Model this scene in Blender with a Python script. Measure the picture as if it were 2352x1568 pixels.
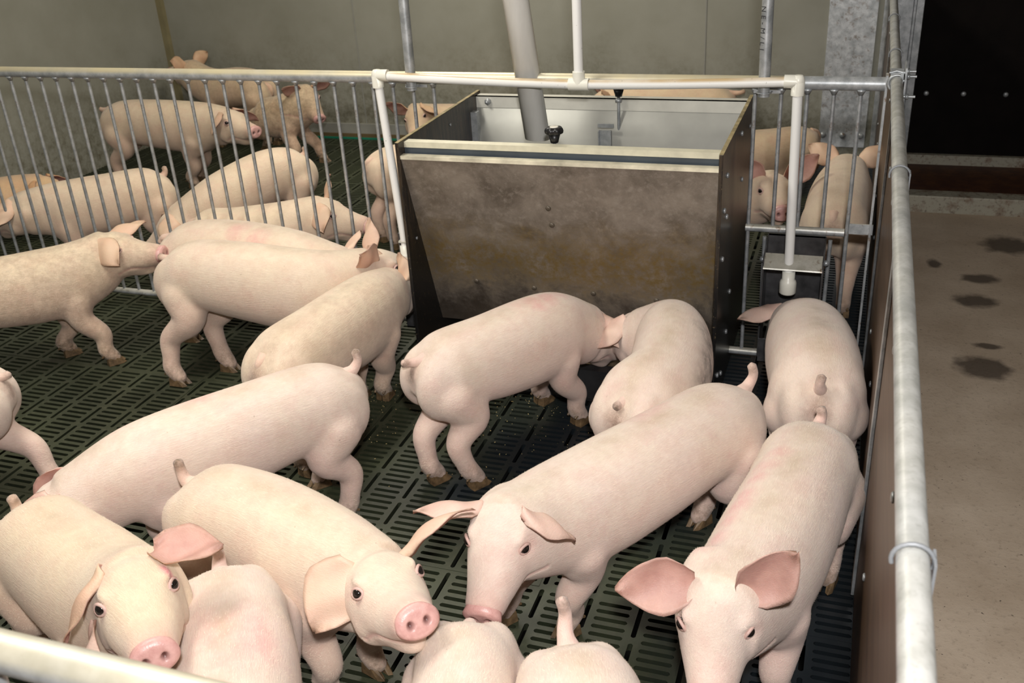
import bpy, math, random
import numpy as np
from mathutils import Vector, Matrix

S = bpy.context.scene
for o in list(bpy.data.objects):
    bpy.data.objects.remove(o)
COL = S.collection
rng = np.random.default_rng(7)

# ------------------------------------------------------------------ camera, light, exposure
cd = bpy.data.cameras.new('camera'); cam = bpy.data.objects.new('camera', cd); COL.objects.link(cam)
Rw = np.array([[0.9453809208275514, 0.3211168201970857, -0.05602590759428465],
               [0.09647718832790927, -0.4398171384883949, -0.892890271435533],
               [-0.3113632391076246, 0.8387162049694711, -0.4467751793173115]])   # rows: image right, image down, view
cm = Matrix(((Rw[0][0], -Rw[1][0], -Rw[2][0], -0.077),
             (Rw[0][1], -Rw[1][1], -Rw[2][1], -3.249),
             (Rw[0][2], -Rw[1][2], -Rw[2][2], 1.727), (0, 0, 0, 1)))
cam.matrix_world = cm
cd.sensor_width = 36; cd.lens = 36 * 2255 / 2352; cd.clip_start = 0.05
cd.dof.use_dof = True; cd.dof.focus_distance = 2.4; cd.dof.aperture_fstop = 8
S.camera = cam
S.view_settings.view_transform = 'Standard'; S.view_settings.look = 'None'
S.view_settings.gamma = 1; S.view_settings.use_curve_mapping = False
S.view_settings.exposure = 0.04

w = bpy.data.worlds.new('world'); S.world = w; w.use_nodes = True
w.node_tree.nodes['Background'].inputs[0].default_value = (1, .95, .88, 1)
w.node_tree.nodes['Background'].inputs[1].default_value = 0.05

def lamp(name, kind, loc, power, color, size=.3, target=None, size_y=None):
    l = bpy.data.lights.new(name, kind); l.energy = power; l.color = color
    if kind == 'AREA':
        l.size = size
        if size_y: l.shape = 'RECTANGLE'; l.size_y = size_y
    else:
        l.shadow_soft_size = size
    o = bpy.data.objects.new(name, l); COL.objects.link(o); o.location = loc
    if target is not None:
        o.rotation_euler = (Vector(target) - Vector(loc)).to_track_quat('-Z', 'Y').to_euler()
    return o
lamp('camera_flash', 'AREA', (-0.02, -3.30, 2.04), 66, (1, .97, .96), .10, (-1.2, -.3, .4))
lamp('ceiling_lamp', 'AREA', (-2.2, -1.5, 2.82), 62, (1, .95, .86), .5, (-2.2, -1.5, 0), 1.5)
lamp('ceiling_lamp', 'AREA', (-2.2, 1.4, 2.82), 54, (1, .935, .82), .5, (-2.2, 1.4, 0), 1.5)

# ------------------------------------------------------------------ mesh helpers
def link(name, me, mat=None, parent=None, loc=None):
    o = bpy.data.objects.new(name, me); COL.objects.link(o)
    if mat is not None and not me.materials: me.materials.append(mat)
    if parent is not None: o.parent = parent
    if loc is not None: o.location = loc
    return o
def tag(o, label=None, cat=None, group=None, kind=None):
    if label: o['label'] = label
    if cat: o['category'] = cat
    if group: o['group'] = group
    if kind: o['kind'] = kind
    return o
def empty(name, loc=(0, 0, 0), rz=0):
    o = bpy.data.objects.new(name, None); COL.objects.link(o); o.location = loc
    o.rotation_euler = (0, 0, rz); o.empty_display_size = .05
    return o

class MB:
    def __init__(s): s.v = []; s.f = []; s.sm = []
    def add(s, vs, fs, smooth=False):
        n = len(s.v); s.v += [tuple(map(float, p)) for p in vs]
        s.f += [tuple(i + n for i in f) for f in fs]; s.sm += [smooth] * len(fs)
        return s
    def box(s, lo, hi):
        x0, y0, z0 = lo; x1, y1, z1 = hi
        vs = [(x0, y0, z0), (x1, y0, z0), (x1, y1, z0), (x0, y1, z0), (x0, y0, z1), (x1, y0, z1), (x1, y1, z1), (x0, y1, z1)]
        return s.add(vs, [(3, 2, 1, 0), (4, 5, 6, 7), (0, 1, 5, 4), (1, 2, 6, 5), (2, 3, 7, 6), (3, 0, 4, 7)])
    def hexa(s, vs): return s.add(vs, [(3, 2, 1, 0), (4, 5, 6, 7), (0, 1, 5, 4), (1, 2, 6, 5), (2, 3, 7, 6), (3, 0, 4, 7)])
    def tube(s, pts, rad, n=14, caps=True):
        pts = [np.array(p, float) for p in pts]
        if np.isscalar(rad): rad = [rad] * len(pts)
        vs = []; fs = []
        up = None
        for i, p in enumerate(pts):
            t = pts[min(i + 1, len(pts) - 1)] - pts[max(i - 1, 0)]; t /= np.linalg.norm(t) + 1e-12
            if up is None:
                a = np.array([0, 0, 1.]) if abs(t[2]) < .9 else np.array([0, 1., 0]); up = np.cross(t, np.cross(a, t))
            up = up - t * (up @ t); up /= np.linalg.norm(up)
            sd = np.cross(t, up)
            for k in range(n):
                a = 2 * math.pi * k / n
                vs.append(p + rad[i] * (math.cos(a) * up + math.sin(a) * sd))
        for i in range(len(pts) - 1):
            for k in range(n):
                fs.append((i * n + k, (i + 1) * n + k, (i + 1) * n + (k + 1) % n, i * n + (k + 1) % n)[::-1])
        s.add(vs, fs, True)
        if caps:
            for ring, rev in ((vs[:n], 1), (vs[-n:], -1)): s.add(ring, [tuple(range(n))[::rev]])
        return s
    def lathe(s, prof, c, ax=(0, 0, 1), n=20):        # prof: (radius, height along ax)
        ax = np.array(ax, float); ax /= np.linalg.norm(ax); c = np.array(c, float)
        a = np.array([1., 0, 0]) if abs(ax[0]) < .9 else np.array([0, 1., 0]); u = np.cross(ax, a); u /= np.linalg.norm(u); v = np.cross(ax, u)
        vs = []; fs = []
        for r, h in prof:
            for k in range(n):
                t = 2 * math.pi * k / n; vs.append(c + ax * h + r * (math.cos(t) * u + math.sin(t) * v))
        for i in range(len(prof) - 1):
            for k in range(n): fs.append((i * n + k, i * n + (k + 1) % n, (i + 1) * n + (k + 1) % n, (i + 1) * n + k))
        fs += [tuple(range(n))[::-1], tuple((len(prof) - 1) * n + k for k in range(n))]
        return s.add(vs, fs, True)
    def mesh(s, name):
        me = bpy.data.meshes.new(name); me.from_pydata(s.v, [], s.f); me.update()
        me.polygons.foreach_set('use_smooth', s.sm); return me
    def build(s, name, mat=None, parent=None, bevel=0):
        o = link(name, s.mesh(name), mat, parent)
        if bevel:
            m = o.modifiers.new('bevel', 'BEVEL'); m.width = bevel; m.segments = 2; m.limit_method = 'ANGLE'
        return o

# ------------------------------------------------------------------ materials
class NT:
    def __init__(s, name):
        s.m = bpy.data.materials.new(name); s.m.use_nodes = True; s.t = s.m.node_tree; s.p = s.t.nodes['Principled BSDF']
    def n(s, typ, **kw):
        x = s.t.nodes.new(typ)
        for k, v in kw.items():
            if k in x.inputs.keys(): x.inputs[k].default_value = v
            else: setattr(x, k, v)
        return x
    def l(s, a, b): s.t.links.new(a, b)
    def coord(s, out='Object', scale=(1, 1, 1), loc=(0, 0, 0)):
        c = s.n('ShaderNodeTexCoord') if out != 'World' else s.n('ShaderNodeNewGeometry')
        mp = s.n('ShaderNodeMapping'); mp.inputs['Scale'].default_value = scale; mp.inputs['Location'].default_value = loc
        s.l(c.outputs['Position' if out == 'World' else out], mp.inputs['Vector']); return mp.outputs[0]
    def noise(s, vec, scale, detail=4, rough=.55, dist=0):
        x = s.n('ShaderNodeTexNoise', Scale=scale, Detail=detail, Roughness=rough, Distortion=dist); s.l(vec, x.inputs['Vector']); return x.outputs['Fac']
    def ramp(s, fac, stops):
        r = s.n('ShaderNodeValToRGB'); e = r.color_ramp.elements
        while len(e) < len(stops): e.new(.5)
        for i, (p, c) in enumerate(stops): e[i].position = p; e[i].color = c if len(c) == 4 else (*c, 1)
        s.l(fac, r.inputs[0]); return r.outputs[0]
    def fac(s, fac, a, b, lo=0., hi=1.):
        r = s.n('ShaderNodeMapRange'); r.inputs[1].default_value = a; r.inputs[2].default_value = b; r.inputs[3].default_value = lo; r.inputs[4].default_value = hi
        s.l(fac, r.inputs[0]); return r.outputs[0]
    def mix(s, fac, a, b, typ='MIX'):
        m = s.n('ShaderNodeMix', data_type='RGBA', blend_type=typ)
        for sock, v in ((m.inputs[0], fac), (m.inputs[6], a), (m.inputs[7], b)):
            if isinstance(v, bpy.types.NodeSocket): s.l(v, sock)
            elif isinstance(v, (int, float)): sock.default_value = v
            else: sock.default_value = v if len(v) == 4 else (*v, 1)
        return m.outputs[2]
    def math(s, op, a, b=None):
        m = s.n('ShaderNodeMath', operation=op)
        for i, v in enumerate((a, b)):
            if v is None: continue
            if isinstance(v, bpy.types.NodeSocket): s.l(v, m.inputs[i])
            else: m.inputs[i].default_value = v
        return m.outputs[0]
    def attr(s, name): return s.n('ShaderNodeAttribute', attribute_name=name).outputs['Fac']
    def bump(s, h, strength=.2, dist=.002):
        b = s.n('ShaderNodeBump', Strength=strength, Distance=dist); s.l(h, b.inputs['Height']); s.l(b.outputs[0], s.p.inputs['Normal'])
    def col(s, c):
        if isinstance(c, bpy.types.NodeSocket): s.l(c, s.p.inputs['Base Color'])
        else: s.p.inputs['Base Color'].default_value = (*c, 1)
    def set(s, rough=.5, metal=0., **kw):
        if isinstance(rough, bpy.types.NodeSocket): s.l(rough, s.p.inputs['Roughness'])
        else: s.p.inputs['Roughness'].default_value = rough
        s.p.inputs['Metallic'].default_value = metal
        for k, v in kw.items(): s.p.inputs[k].default_value = v
        return s.m

def simple(name, c, rough=.5, metal=0, var=.15, scale=8, **kw):
    t = NT(name); f = t.noise(t.coord(), scale)
    t.col(t.mix(t.fac(f, .3, .7), tuple(x * (1 - var) for x in c), tuple(min(1, x * (1 + var)) for x in c)))
    return t.set(rough, metal, **kw)

def m_galv(name, dust=0., rust=0., g=1.):
    t = NT(name); v = t.coord()
    a = t.noise(v, 25, 5); b = t.noise(v, 140, 3)
    c = t.mix(t.fac(a, .35, .65), tuple(min(.8, q * g) for q in (.30, .32, .33)), tuple(min(.8, q * g) for q in (.50, .52, .53)))
    c = t.mix(t.fac(b, .55, .75, 0, .5), c, (.22, .23, .24))
    if dust:   # feed dust settles on faces that look up
        g = t.n('ShaderNodeNewGeometry'); sp = t.n('ShaderNodeSeparateXYZ'); t.l(g.outputs['Normal'], sp.inputs[0])
        f = t.math('MULTIPLY', t.fac(sp.outputs[2], .05, .55, 0, dust), t.fac(t.noise(v, 5, 3), .25, .6, .55, 1.))
        px = t.n('ShaderNodeSeparateXYZ'); t.l(g.outputs['Position'], px.inputs[0])
        if name == 'dusty_galvanised_steel': f = t.math('MULTIPLY', f, t.fac(px.outputs[0], -.27, -.31))
        c = t.mix(f, c, (.62, .55, .36))
    if rust:
        f = t.fac(t.noise(v, 30, 6, .7), .56, .66, 0, rust); c = t.mix(f, c, (.16, .09, .04))
    t.col(c); t.bump(b, .12, .001)
    return t.set(.42, .55 if not dust else .35)

GALV = m_galv('galvanised_steel'); GALVD = m_galv('dusty_galvanised_steel', 1.0); GALVR = m_galv('stained_galvanised_steel', .4, .8)

def m_skin():
    t = NT('pig_skin'); v = t.coord('Object')
    big = t.noise(v, 5, 4); med = t.noise(v, 17, 5, .6)
    c = t.mix(t.fac(big, .35, .68), (.79, .665, .58), (.80, .70, .575))
    c = t.mix(t.fac(med, .45, .75, 0, .40), c, (.76, .52, .45))
    oi = t.n('ShaderNodeObjectInfo'); c = t.mix(t.fac(t.noise(v, 9, 5, .65), .5, .72, 0, .30), c, (.64, .50, .38))
    c = t.mix(t.fac(t.noise(t.coord('Object', (1, 1, 1), (3, 1, 2)), 13, 5, .65), .52, .72, 0, .34), c, (.72, .44, .40))
    c = t.mix(1., c, oi.outputs['Color'], 'MULTIPLY')
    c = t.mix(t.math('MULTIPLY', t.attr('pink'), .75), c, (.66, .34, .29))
    c = t.mix(t.math('MULTIPLY', t.attr('mark'), t.fac(med, .3, .6, .3, .9)), c, (.80, .28, .30))
    hv = t.coord('Object', (22, 160, 160)); h = t.noise(hv, 1.6, 4, .7)
    h2 = t.noise(t.coord('Object', (60, 420, 420)), 1.6, 3, .7)
    c = t.mix(t.fac(h, .35, .7, .14, 0), c, (.42, .30, .22))
    c = t.mix(t.fac(h2, .5, .75, 0, .30), c, (.92, .80, .66))
    c = t.mix(t.math('MULTIPLY', t.attr('dorsal'), t.fac(t.noise(v, 7, 5, .65), .38, .68, 0, .75)), c, (.52, .40, .27))
    d = t.math('MULTIPLY', t.attr('dirt'), t.fac(t.noise(v, 34, 6, .7), .34, .62, .15, 1.))
    c = t.mix(d, c, (.13, .09, .05))
    sp = t.fac(t.noise(v, 60, 4, .6), .70, .76, 0, .5); c = t.mix(sp, c, (.26, .17, .11))
    t.col(c); t.bump(t.math('ADD', h, t.math('MULTIPLY', h2, .7)), .45, .004)
    return t.set(.58, 0, **{'Sheen Weight': .25, 'Sheen Roughness': .5, 'Subsurface Weight': .06, 'Subsurface Scale': .02, 'Specular IOR Level': .35})
SKIN = m_skin()
HAIR = simple('pale_bristle', (.80, .70, .56), .5, 0, .15)
def m_ear():
    t = NT('ear_skin'); v = t.coord('Object')
    oi = t.n('ShaderNodeObjectInfo')
    c = t.mix(t.fac(t.noise(v, 12, 4), .35, .65), (.72, .50, .42), (.73, .55, .45))
    c = t.mix(1., c, oi.outputs['Color'], 'MULTIPLY')
    c = t.mix(t.attr('inner'), c, t.mix(t.fac(t.noise(v, 25, 5), .35, .7), (.58, .34, .28), (.46, .25, .21)))
    e = t.math('MULTIPLY', t.attr('dirt'), t.fac(t.noise(v, 40, 5, .7), .3, .6, .2, 1.))
    c = t.mix(e, c, (.17, .09, .05))
    t.col(c); t.bump(t.noise(t.coord('Object', (60, 200, 200)), 2, 3), .3, .003)
    return t.set(.55, 0, **{'Subsurface Weight': .08, 'Subsurface Scale': .02})
EAR = m_ear()
def m_snout():
    t = NT('snout_skin'); v = t.coord('Object')
    c = t.mix(t.fac(t.noise(v, 60, 4), .35, .65), (.56, .30, .27), (.66, .39, .35))
    c = t.mix(t.attr('nostril'), c, (.08, .025, .02)); t.col(c); t.bump(t.noise(v, 320, 3), .3, .002)
    return t.set(.36, 0)
SNOUT = m_snout()
HOOF = simple('hoof_horn', (.14, .09, .045), .5, 0, .5, 60)
EYEM = simple('dark_eye', (.012, .009, .008), .06, 0, .2)
LID = simple('eyelid_skin', (.55, .37, .32), .55, 0, .2, 60)

# ------------------------------------------------------------------ setting: floor of moulded slats
def m_floor():
    t = NT('slat_plastic'); v = t.coord('World')
    a = t.noise(v, 2.2, 5, .6); b = t.noise(v, 45, 5, .65)
    c = t.mix(t.fac(a, .35, .65), (.022, .0275, .015), (.043, .051, .027))
    c = t.mix(t.fac(b, .5, .75, 0, .55), c, (.065, .066, .040))
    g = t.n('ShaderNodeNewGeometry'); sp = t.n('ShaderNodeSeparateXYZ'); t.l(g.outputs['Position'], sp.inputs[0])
    # painted shade of pigs and partition, plus damp, trodden slats round the feeder
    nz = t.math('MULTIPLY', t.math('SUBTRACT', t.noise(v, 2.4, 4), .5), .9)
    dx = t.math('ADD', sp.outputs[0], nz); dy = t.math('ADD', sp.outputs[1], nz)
    shade_wet = t.math('MAXIMUM', t.math('MULTIPLY', t.fac(dx, -1.35, -.95), t.math('MULTIPLY', t.fac(dy, -1.25, -.85), t.fac(dy, .5, .1))), t.fac(dx, -.48, -.22))
    c = t.mix(shade_wet, c, (.012, .016, .019))
    t.col(c); t.bump(b, .25, .002)
    return t.set(t.fac(shade_wet, 0, 1, .5, .36))
FLOORM = m_floor()
PIT = simple('pit_dark', (.006, .006, .005), .9)
CONC = NT('worn_concrete'); _v = CONC.coord('World')
_a = CONC.noise(_v, 3.5, 6, .6); _b = CONC.noise(_v, 60, 5, .7)
_c = CONC.mix(CONC.fac(_a, .3, .7), (.155, .120, .085), (.235, .190, .140))
_c = CONC.mix(CONC.fac(_b, .55, .8, 0, .6), _c, (.09, .065, .045))
_c = CONC.mix(CONC.fac(CONC.noise(_v, 90, 2), .70, .74, 0, .8), _c, (.03, .022, .016))
CONC.bump(_b, .35, .004)
def stain(nt, c, x, y, r, asp=1., amt=.78, colr=(.028, .018, .012)):
    g = nt.n('ShaderNodeNewGeometry'); mp = nt.n('ShaderNodeMapping'); mp.inputs['Location'].default_value = (-x, -y * asp, 0); mp.inputs['Scale'].default_value = (1, asp, 0)
    nt.l(g.outputs['Position'], mp.inputs[0])
    ln = nt.n('ShaderNodeVectorMath', operation='LENGTH'); nt.l(mp.outputs[0], ln.inputs[0])
    d = nt.math('ADD', ln.outputs['Value'], nt.math('MULTIPLY', nt.math('SUBTRACT', nt.noise(g.outputs['Position'], 16, 4), .5), r * 1.1))
    return nt.mix(nt.fac(d, r * 1.2, r * .7, 0, amt), c, colr)
STAINS = [(.62, 1.40, .11, 1.), (.473, .98, .075, 1.5), (.44, .745, .085, 1.3), (.455, .334, .05, 2.2), (.425, .154, .095, 1.15), (.80, 1.55, .09, 1.), (.30, 1.12, .03, .6)]

MW = .1315; RP = .0274; TL = .784; NR = 28; NC = 3
def slat_tile():
    m = MB(); T = .028
    def frame(x0, y0, x1, y1, hx0, hy0, hx1, hy1):
        r = min(hx1 - hx0, hy1 - hy0) * .32; u_ = .0055
        h = [(hx0 + r, hy0), (hx1 - r, hy0), (hx1, hy0 + r), (hx1, hy1 - r), (hx1 - r, hy1), (hx0 + r, hy1), (hx0, hy1 - r), (hx0, hy0 + r)]
        c = [(x0, y0), (x1, y0), (x1, y1), (x0, y1)]
        vs = [(*p, 0) for p in c] + [(*p, 0) for p in h] + [(p[0] + (u_ if p[0] > (hx0 + hx1) / 2 else -u_), p[1] + (u_ if p[1] > (hy0 + hy1) / 2 else -u_), -T) for p in h]
        f = [(0, 1, 5, 4), (1, 6, 5), (1, 2, 7, 6), (2, 8, 7), (2, 3, 9, 8), (3, 10, 9), (3, 0, 11, 10), (0, 4, 11)]
        f += [(4 + k, 4 + (k + 1) % 8, 12 + (k + 1) % 8, 12 + k) for k in range(8)]
        m.add(vs, f)
    W = MW * NC; band = TL - NR * RP
    for c in range(NC):
        x = c * MW
        for r in range(NR):
            y = band / 2 + r * RP
            frame(x + .0235, y, x + MW, y + RP, x + .035, y + .0072, x + .120, y + RP - .0072)
        m.add([(x + .0235, 0, 0), (x + MW, 0, 0), (x + MW, band / 2, 0), (x + .0235, band / 2, 0)], [(0, 1, 2, 3)])
        m.add([(x + .0235, TL - band / 2, 0), (x + MW, TL - band / 2, 0), (x + MW, TL, 0), (x + .0235, TL, 0)], [(0, 1, 2, 3)])
        lp = TL / 6
        for k in range(6):
            frame(x, k * lp, x + .0235, (k + 1) * lp, x + .006, k * lp + .0105, x + .0185, (k + 1) * lp - .0105)
    z = -T   # skirt
    m.add([(0, 0, 0), (W, 0, 0), (W, TL, 0), (0, TL, 0), (0, 0, z), (W, 0, z), (W, TL, z), (0, TL, z)], [(1, 0, 4, 5), (2, 1, 5, 6), (3, 2, 6, 7), (0, 3, 7, 4)])
    return m.mesh('floor_panel')
fl = MB().box((-4.85, -2.9, -.6), (.06, 2.9, -.55)).build('floor', PIT); tag(fl, kind='structure')
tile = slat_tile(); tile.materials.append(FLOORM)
x0 = -.606 - .0122 + MW * 5 - MW * NC * 14; y0 = -1.349 - TL * 2
for i in range(14):
    for j in range(8):
        px = x0 + i * MW * NC; py = y0 + j * TL
        if px < .02 and py < 2.78:
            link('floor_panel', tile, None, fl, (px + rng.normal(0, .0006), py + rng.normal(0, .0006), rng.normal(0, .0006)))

WALLM = NT('wall_plastic'); _v = WALLM.coord('World')
g_ = WALLM.n('ShaderNodeNewGeometry'); sp_ = WALLM.n('ShaderNodeSeparateXYZ'); WALLM.l(g_.outputs['Position'], sp_.inputs[0])
_n = WALLM.noise(_v, 3, 6, .6); _m = WALLM.noise(_v, 26, 6, .72)
_c = WALLM.mix(WALLM.fac(_n, .3, .7), (.25, .248, .20), (.30, .298, .25))
_h = WALLM.math('ADD', sp_.outputs[2], WALLM.math('MULTIPLY', WALLM.math('SUBTRACT', _n, .5), .7))
_c = WALLM.mix(WALLM.math('MULTIPLY', WALLM.fac(_h, .66, .15, 0, .85), WALLM.fac(_m, .42, .66, .1, .9)), _c, (.085, .072, .035))
WALLM.col(_c); WALLM.bump(_m, .06, .002); WALLM.set(.5)
WALLD = simple('far_wall_paint', (.22, .21, .19), .6)
tag(MB().box((-4.95, 2.77, -.6), (1.5, 2.9, 2.95)).build('wall_back', WALLM.m), kind='structure')
tag(MB().box((-4.95, -6.2, -.6), (-4.79, 2.77, 2.95)).build('wall_left', WALLM.m), kind='structure')
tag(MB().box((1.35, -6.2, -.6), (1.5, 2.77, 2.95)).build('wall_right', WALLD), kind='structure')
tag(MB().box((-4.79, -6.2, -.6), (1.35, -6.05, 2.95)).build('wall_front', WALLD), kind='structure')
tag(MB().box((-4.95, -6.2, 2.95), (1.5, 2.9, 3.05)).build('ceiling', simple('ceiling_panel', (.45, .42, .36), .6)), kind='structure')
tag(MB().box((-4.79, -6.05, -.6), (.045, -2.9, 0)).build('floor.001', CONC.m), kind='structure')
TRIM = simple('grey_trim', (.26, .26, .23), .5, 0, .1)
tag(MB().box((-4.79, 2.745, .035), (-.29, 2.77, .10)).build('trim_1', TRIM), kind='structure')
tag(MB().box((-4.79, 2.735, 0), (-.29, 2.77, .034)).build('trim_2', simple('brown_edge', (.11, .075, .03), .7)), kind='structure')
tag(MB().box((-4.79, 2.722, .0), (-.29, 2.733, .012)).build('trim_3', simple('green_sealing_edge', (.01, .17, .10), .5)), kind='structure')
tag(MB().box((-4.82, 2.735, .1), (-4.745, 2.77, 2.95)).build('trim_4', simple('yellowed_corner_strip', (.22, .19, .10), .6)), kind='structure')
for i, x in enumerate((-3.28, -.98)):
    tag(MB().box((x, 2.7655, .10), (x + .008, 2.7715, 2.95)).build('trim_%d' % (5 + i), TRIM), kind='structure')

# walkway on the far side of the partition
_c2 = _c = None
cc = CONC.mix(CONC.fac(_a, .3, .7), (.42, .33, .24), (.58, .48, .37))
cc = CONC.mix(CONC.fac(_b, .55, .8, 0, .6), cc, (.12, .088, .06))
cc = CONC.mix(CONC.fac(CONC.noise(CONC.coord('World'), 90, 2), .70, .74, 0, .8), cc, (.03, .022, .016))
for x, y, r, a in STAINS: cc = stain(CONC, cc, x, y, r, a)
CONC.col(cc); CONC.set(.68)
tag(MB().box((.045, -6.05, -.6), (1.35, 1.80, 0)).build('floor.002', CONC.m), kind='structure')

def m_rusty(name, base, amt, lo=.42):
    t = NT(name); v = t.coord('World'); n = t.noise(v, 14, 6, .7)
    c = t.mix(t.fac(n, lo, lo + .2, 0, amt), base, (.12, .045, .015)); t.col(t.mix(t.fac(t.noise(v, 50, 5, .7), .55, .7, 0, amt), c, (.05, .025, .012)))
    t.bump(n, .2, .003); return t.set(.6, .1)
RUSTW = m_rusty('rusty_painted_steel', (.36, .34, .27), .9, .50); RUSTB = m_rusty('rusty_brown_steel', (.06, .02, .01), .9)
k = tag(MB().box((.06, 1.80, -.3), (1.35, 1.90, .085)).build('door_threshold', RUSTW, bevel=.006), 'rust-stained pale steel sill lying across the walkway before the dark door', 'sill')
tag(MB().box((.06, 1.90, -.3), (1.35, 2.77, -.02)).build('floor.003', RUSTB), kind='structure')
d = tag(MB().box((.205, 2.735, .035), (1.34, 2.765, 2.3)).build('door_1', simple('black_board', (.005, .0035, .003), .8, 0, .3, **{'Specular IOR Level': .12})), kind='structure')
MB().box((.205, 2.70, -.02), (1.34, 2.75, .035)).build('door_rail', RUSTW, d)
BOLT = m_galv('bright_bolt_steel')
def bolt(mb, c, ax, r=.011, h=.006): return mb.lathe([(r, 0), (r, h * .5), (r * .75, h * .9), (r * .3, h)], c, ax, 10)
for x in (.271, .463, .676):
    bolt(MB(), (x, 2.735, .378), (0, -1, 0), .014, .012).build('bolt', BOLT, d)
cp = tag(MB().box((.0, 2.70, .0), (.06, 2.76, 2.95)).box((.06, 2.725, 0), (.15, 2.76, 2.95)).box((.15, 2.715, 0), (.165, 2.76, 2.95)).box((.165, 2.71, 0), (.203, 2.76, 2.95)).build('steel_column', m_galv('spangled_galvanised_steel', 0, 0, 1.15), bevel=.002), 'spangled galvanised steel column between the pen and the dark door', 'column')
wp = tag(MB().box((-.288, 2.755, .05), (-.03, 2.7695, 2.95)).build('wall_plate', m_galv('stained_plate', 0, .55, 1.35)), 'wide galvanised plate with rust stains fixed to the back wall', 'plate')
for x in (-.265, -.155, -.055): bolt(MB(), (x, 2.755, .12), (0, -1, 0), .018, .016).build('bolt', m_galv('greased_bolt', 0, .9) if x < -.26 else bpy.data.materials['greased_bolt'], wp)

# ------------------------------------------------------------------ side partition with its top rail
def m_ply():
    t = NT('brown_film_board'); v = t.coord('Object', (40, 1.2, 14)); n = t.noise(v, 2.2, 5, .65, .3)
    c = t.mix(t.fac(n, .3, .7), (.042, .023, .012), (.095, .056, .031))
    c = t.mix(t.fac(t.noise(t.coord('Object', (60, 2, 30)), 3, 4), .6, .75, 0, .5), c, (.15, .10, .065)); t.col(c); return t.set(.42)
pt = empty('side_partition', (.034, -.8, 0)); tag(pt, 'brown board partition with steel top rail along the walkway', 'partition')
def pb(lo, hi): return MB().box((lo[0] - .034, lo[1] + .8, lo[2]), (hi[0] - .034, hi[1] + .8, hi[2]))
PLY = m_ply()
for a, b in ((-3.6, -1.2), (-1.196, .03), (.034, 1.4), (1.404, 2.70)):
    pb((.028, a, .02), (.041, b, 1.0)).build('board', PLY, pt, .001)
for y in (-1.2, .024, 1.4, 2.66):
    pb((.020, y - .0, .02), (.0275, y + .045, 1.0)).build('joint_strip', GALV, pt, .001)
rl = MB().tube([(-.012 + .0, -3.6 + .8, 1.037), (-.012, 2.70 + .8, 1.037)], .0172, 24).build('top_rail', m_galv('lightly_dusted_steel', .22), pt)
for y in (-2.35, -.99, .37, 1.10, 2.3):
    MB().tube([(-.012 + .0215 * math.cos(a), y + .8, 1.037 + .0215 * math.sin(a)) for a in np.linspace(-.3, math.pi + .3, 13)], .0026, 8).box((.0075, y + .785, .90), (.0105, y + .815, 1.045)).build('rail_clip', bpy.data.materials.get('dull_clip_steel') or simple('dull_clip_steel', (.20, .21, .22), .55, .3), pt)
for y in np.arange(-3.2, 2.6, .42):
    for z in (.85, .32): bolt(MB(), (-.006, y + .8, z + .02 * math.sin(7 * y)), (-1, 0, 0), .009, .005).build('bolt', BOLT, pt)

# ------------------------------------------------------------------ pen fences
BARX_R = [-.397, -.316, -.236, -.156, -.076]
def fence(name, y, label, xa, group_feed):
    f = empty(name, (0, y, 0)); tag(f, label, 'fence')
    MB().tube([(xa, 0, 1.02), (-.006, 0, 1.02)], .0215, 20).build('top_rail', GALVD if group_feed else m_galv('cream_dusted_steel', .6, 0, .8), f)
    return f
bar_meshes = {}
def bar(f, x, z0, z1, r=.0068):
    k = (round(z0, 3), round(z1, 3))
    if k not in bar_meshes:
        me = MB().tube([(0, 0, z0), (0, 0, z1)], r, 10).lathe([(r, -.016), (r + .006, -.004), (r + .011, .002)], (0, 0, z1), (0, 0, 1), 10).mesh('bar'); me.materials.append(m_galv('soiled_galvanised_bar', 0, .55) if not bar_meshes else list(bar_meshes.values())[0].materials[0]); bar_meshes[k] = me
    return link('bar', bar_meshes[k], None, f, (x, 0, 0))
fd = fence('pen_fence', 0, 'galvanised bar fence dividing the two pens, running behind the feeder', -4.79, True)
top = 1.0
for i in range(60):
    x = -3.4413 - 12 * .08 + .08 * i * 1.0
    x = -1.7612 - .08 * (i - 1)
    if x < -4.77: break
    bar(fd, x, .055, top)
for x in (-1.601, -1.521): bar(fd, x, .535, top)
for x in BARX_R: bar(fd, x, .055 if x in (-.397, -.076) else .535, top)
MB().tube([(-4.79, 0, .055), (-1.66, 0, .055)], .0135, 14).build('bottom_rail', GALVR, fd)
MB().tube([(-.44, 0, .055), (.0, 0, .055)], .0135, 14).build('bottom_rail', GALVR, fd)
MB().tube([(-.405, 0, .53), (-.084, 0, .53)], .0135, 14).build('middle_rail', GALVR, fd)
MB().tube([(-1.686, 0, .535), (-1.50, 0, .535)], .0135, 14).build('middle_rail', GALVR, fd)
MB().tube([(-.340, 0, .50), (-.336, 0, .06)], .0068, 10).build('short_bar', GALV, fd)
MB().tube([(-.125, 0, .50), (-.13, 0, .06)], .0068, 10).build('short_bar', GALV, fd)
MB().box((-.078, -.003, .528), (.004, .003, .563)).build('bracket', GALVR, fd)
MB().box((-.008, -.022, .03), (-.001, .022, 1.05)).build('end_post', GALVR, fd)
m = MB().box((.004, -.035, 1.012), (.041, .03, 1.062)).box((.044, -.06, .98), (.049, .06, 1.08))
m.tube([(.05 , -.03, 1.037), (.0, -.03, 1.037)], .0045, 8).tube([(-.0, -.028 , 1.06), (.02, -.028, 1.066), (.045, -.028, 1.06)], .0045, 8)
m.build('rail_bracket', GALV, fd)
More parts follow.
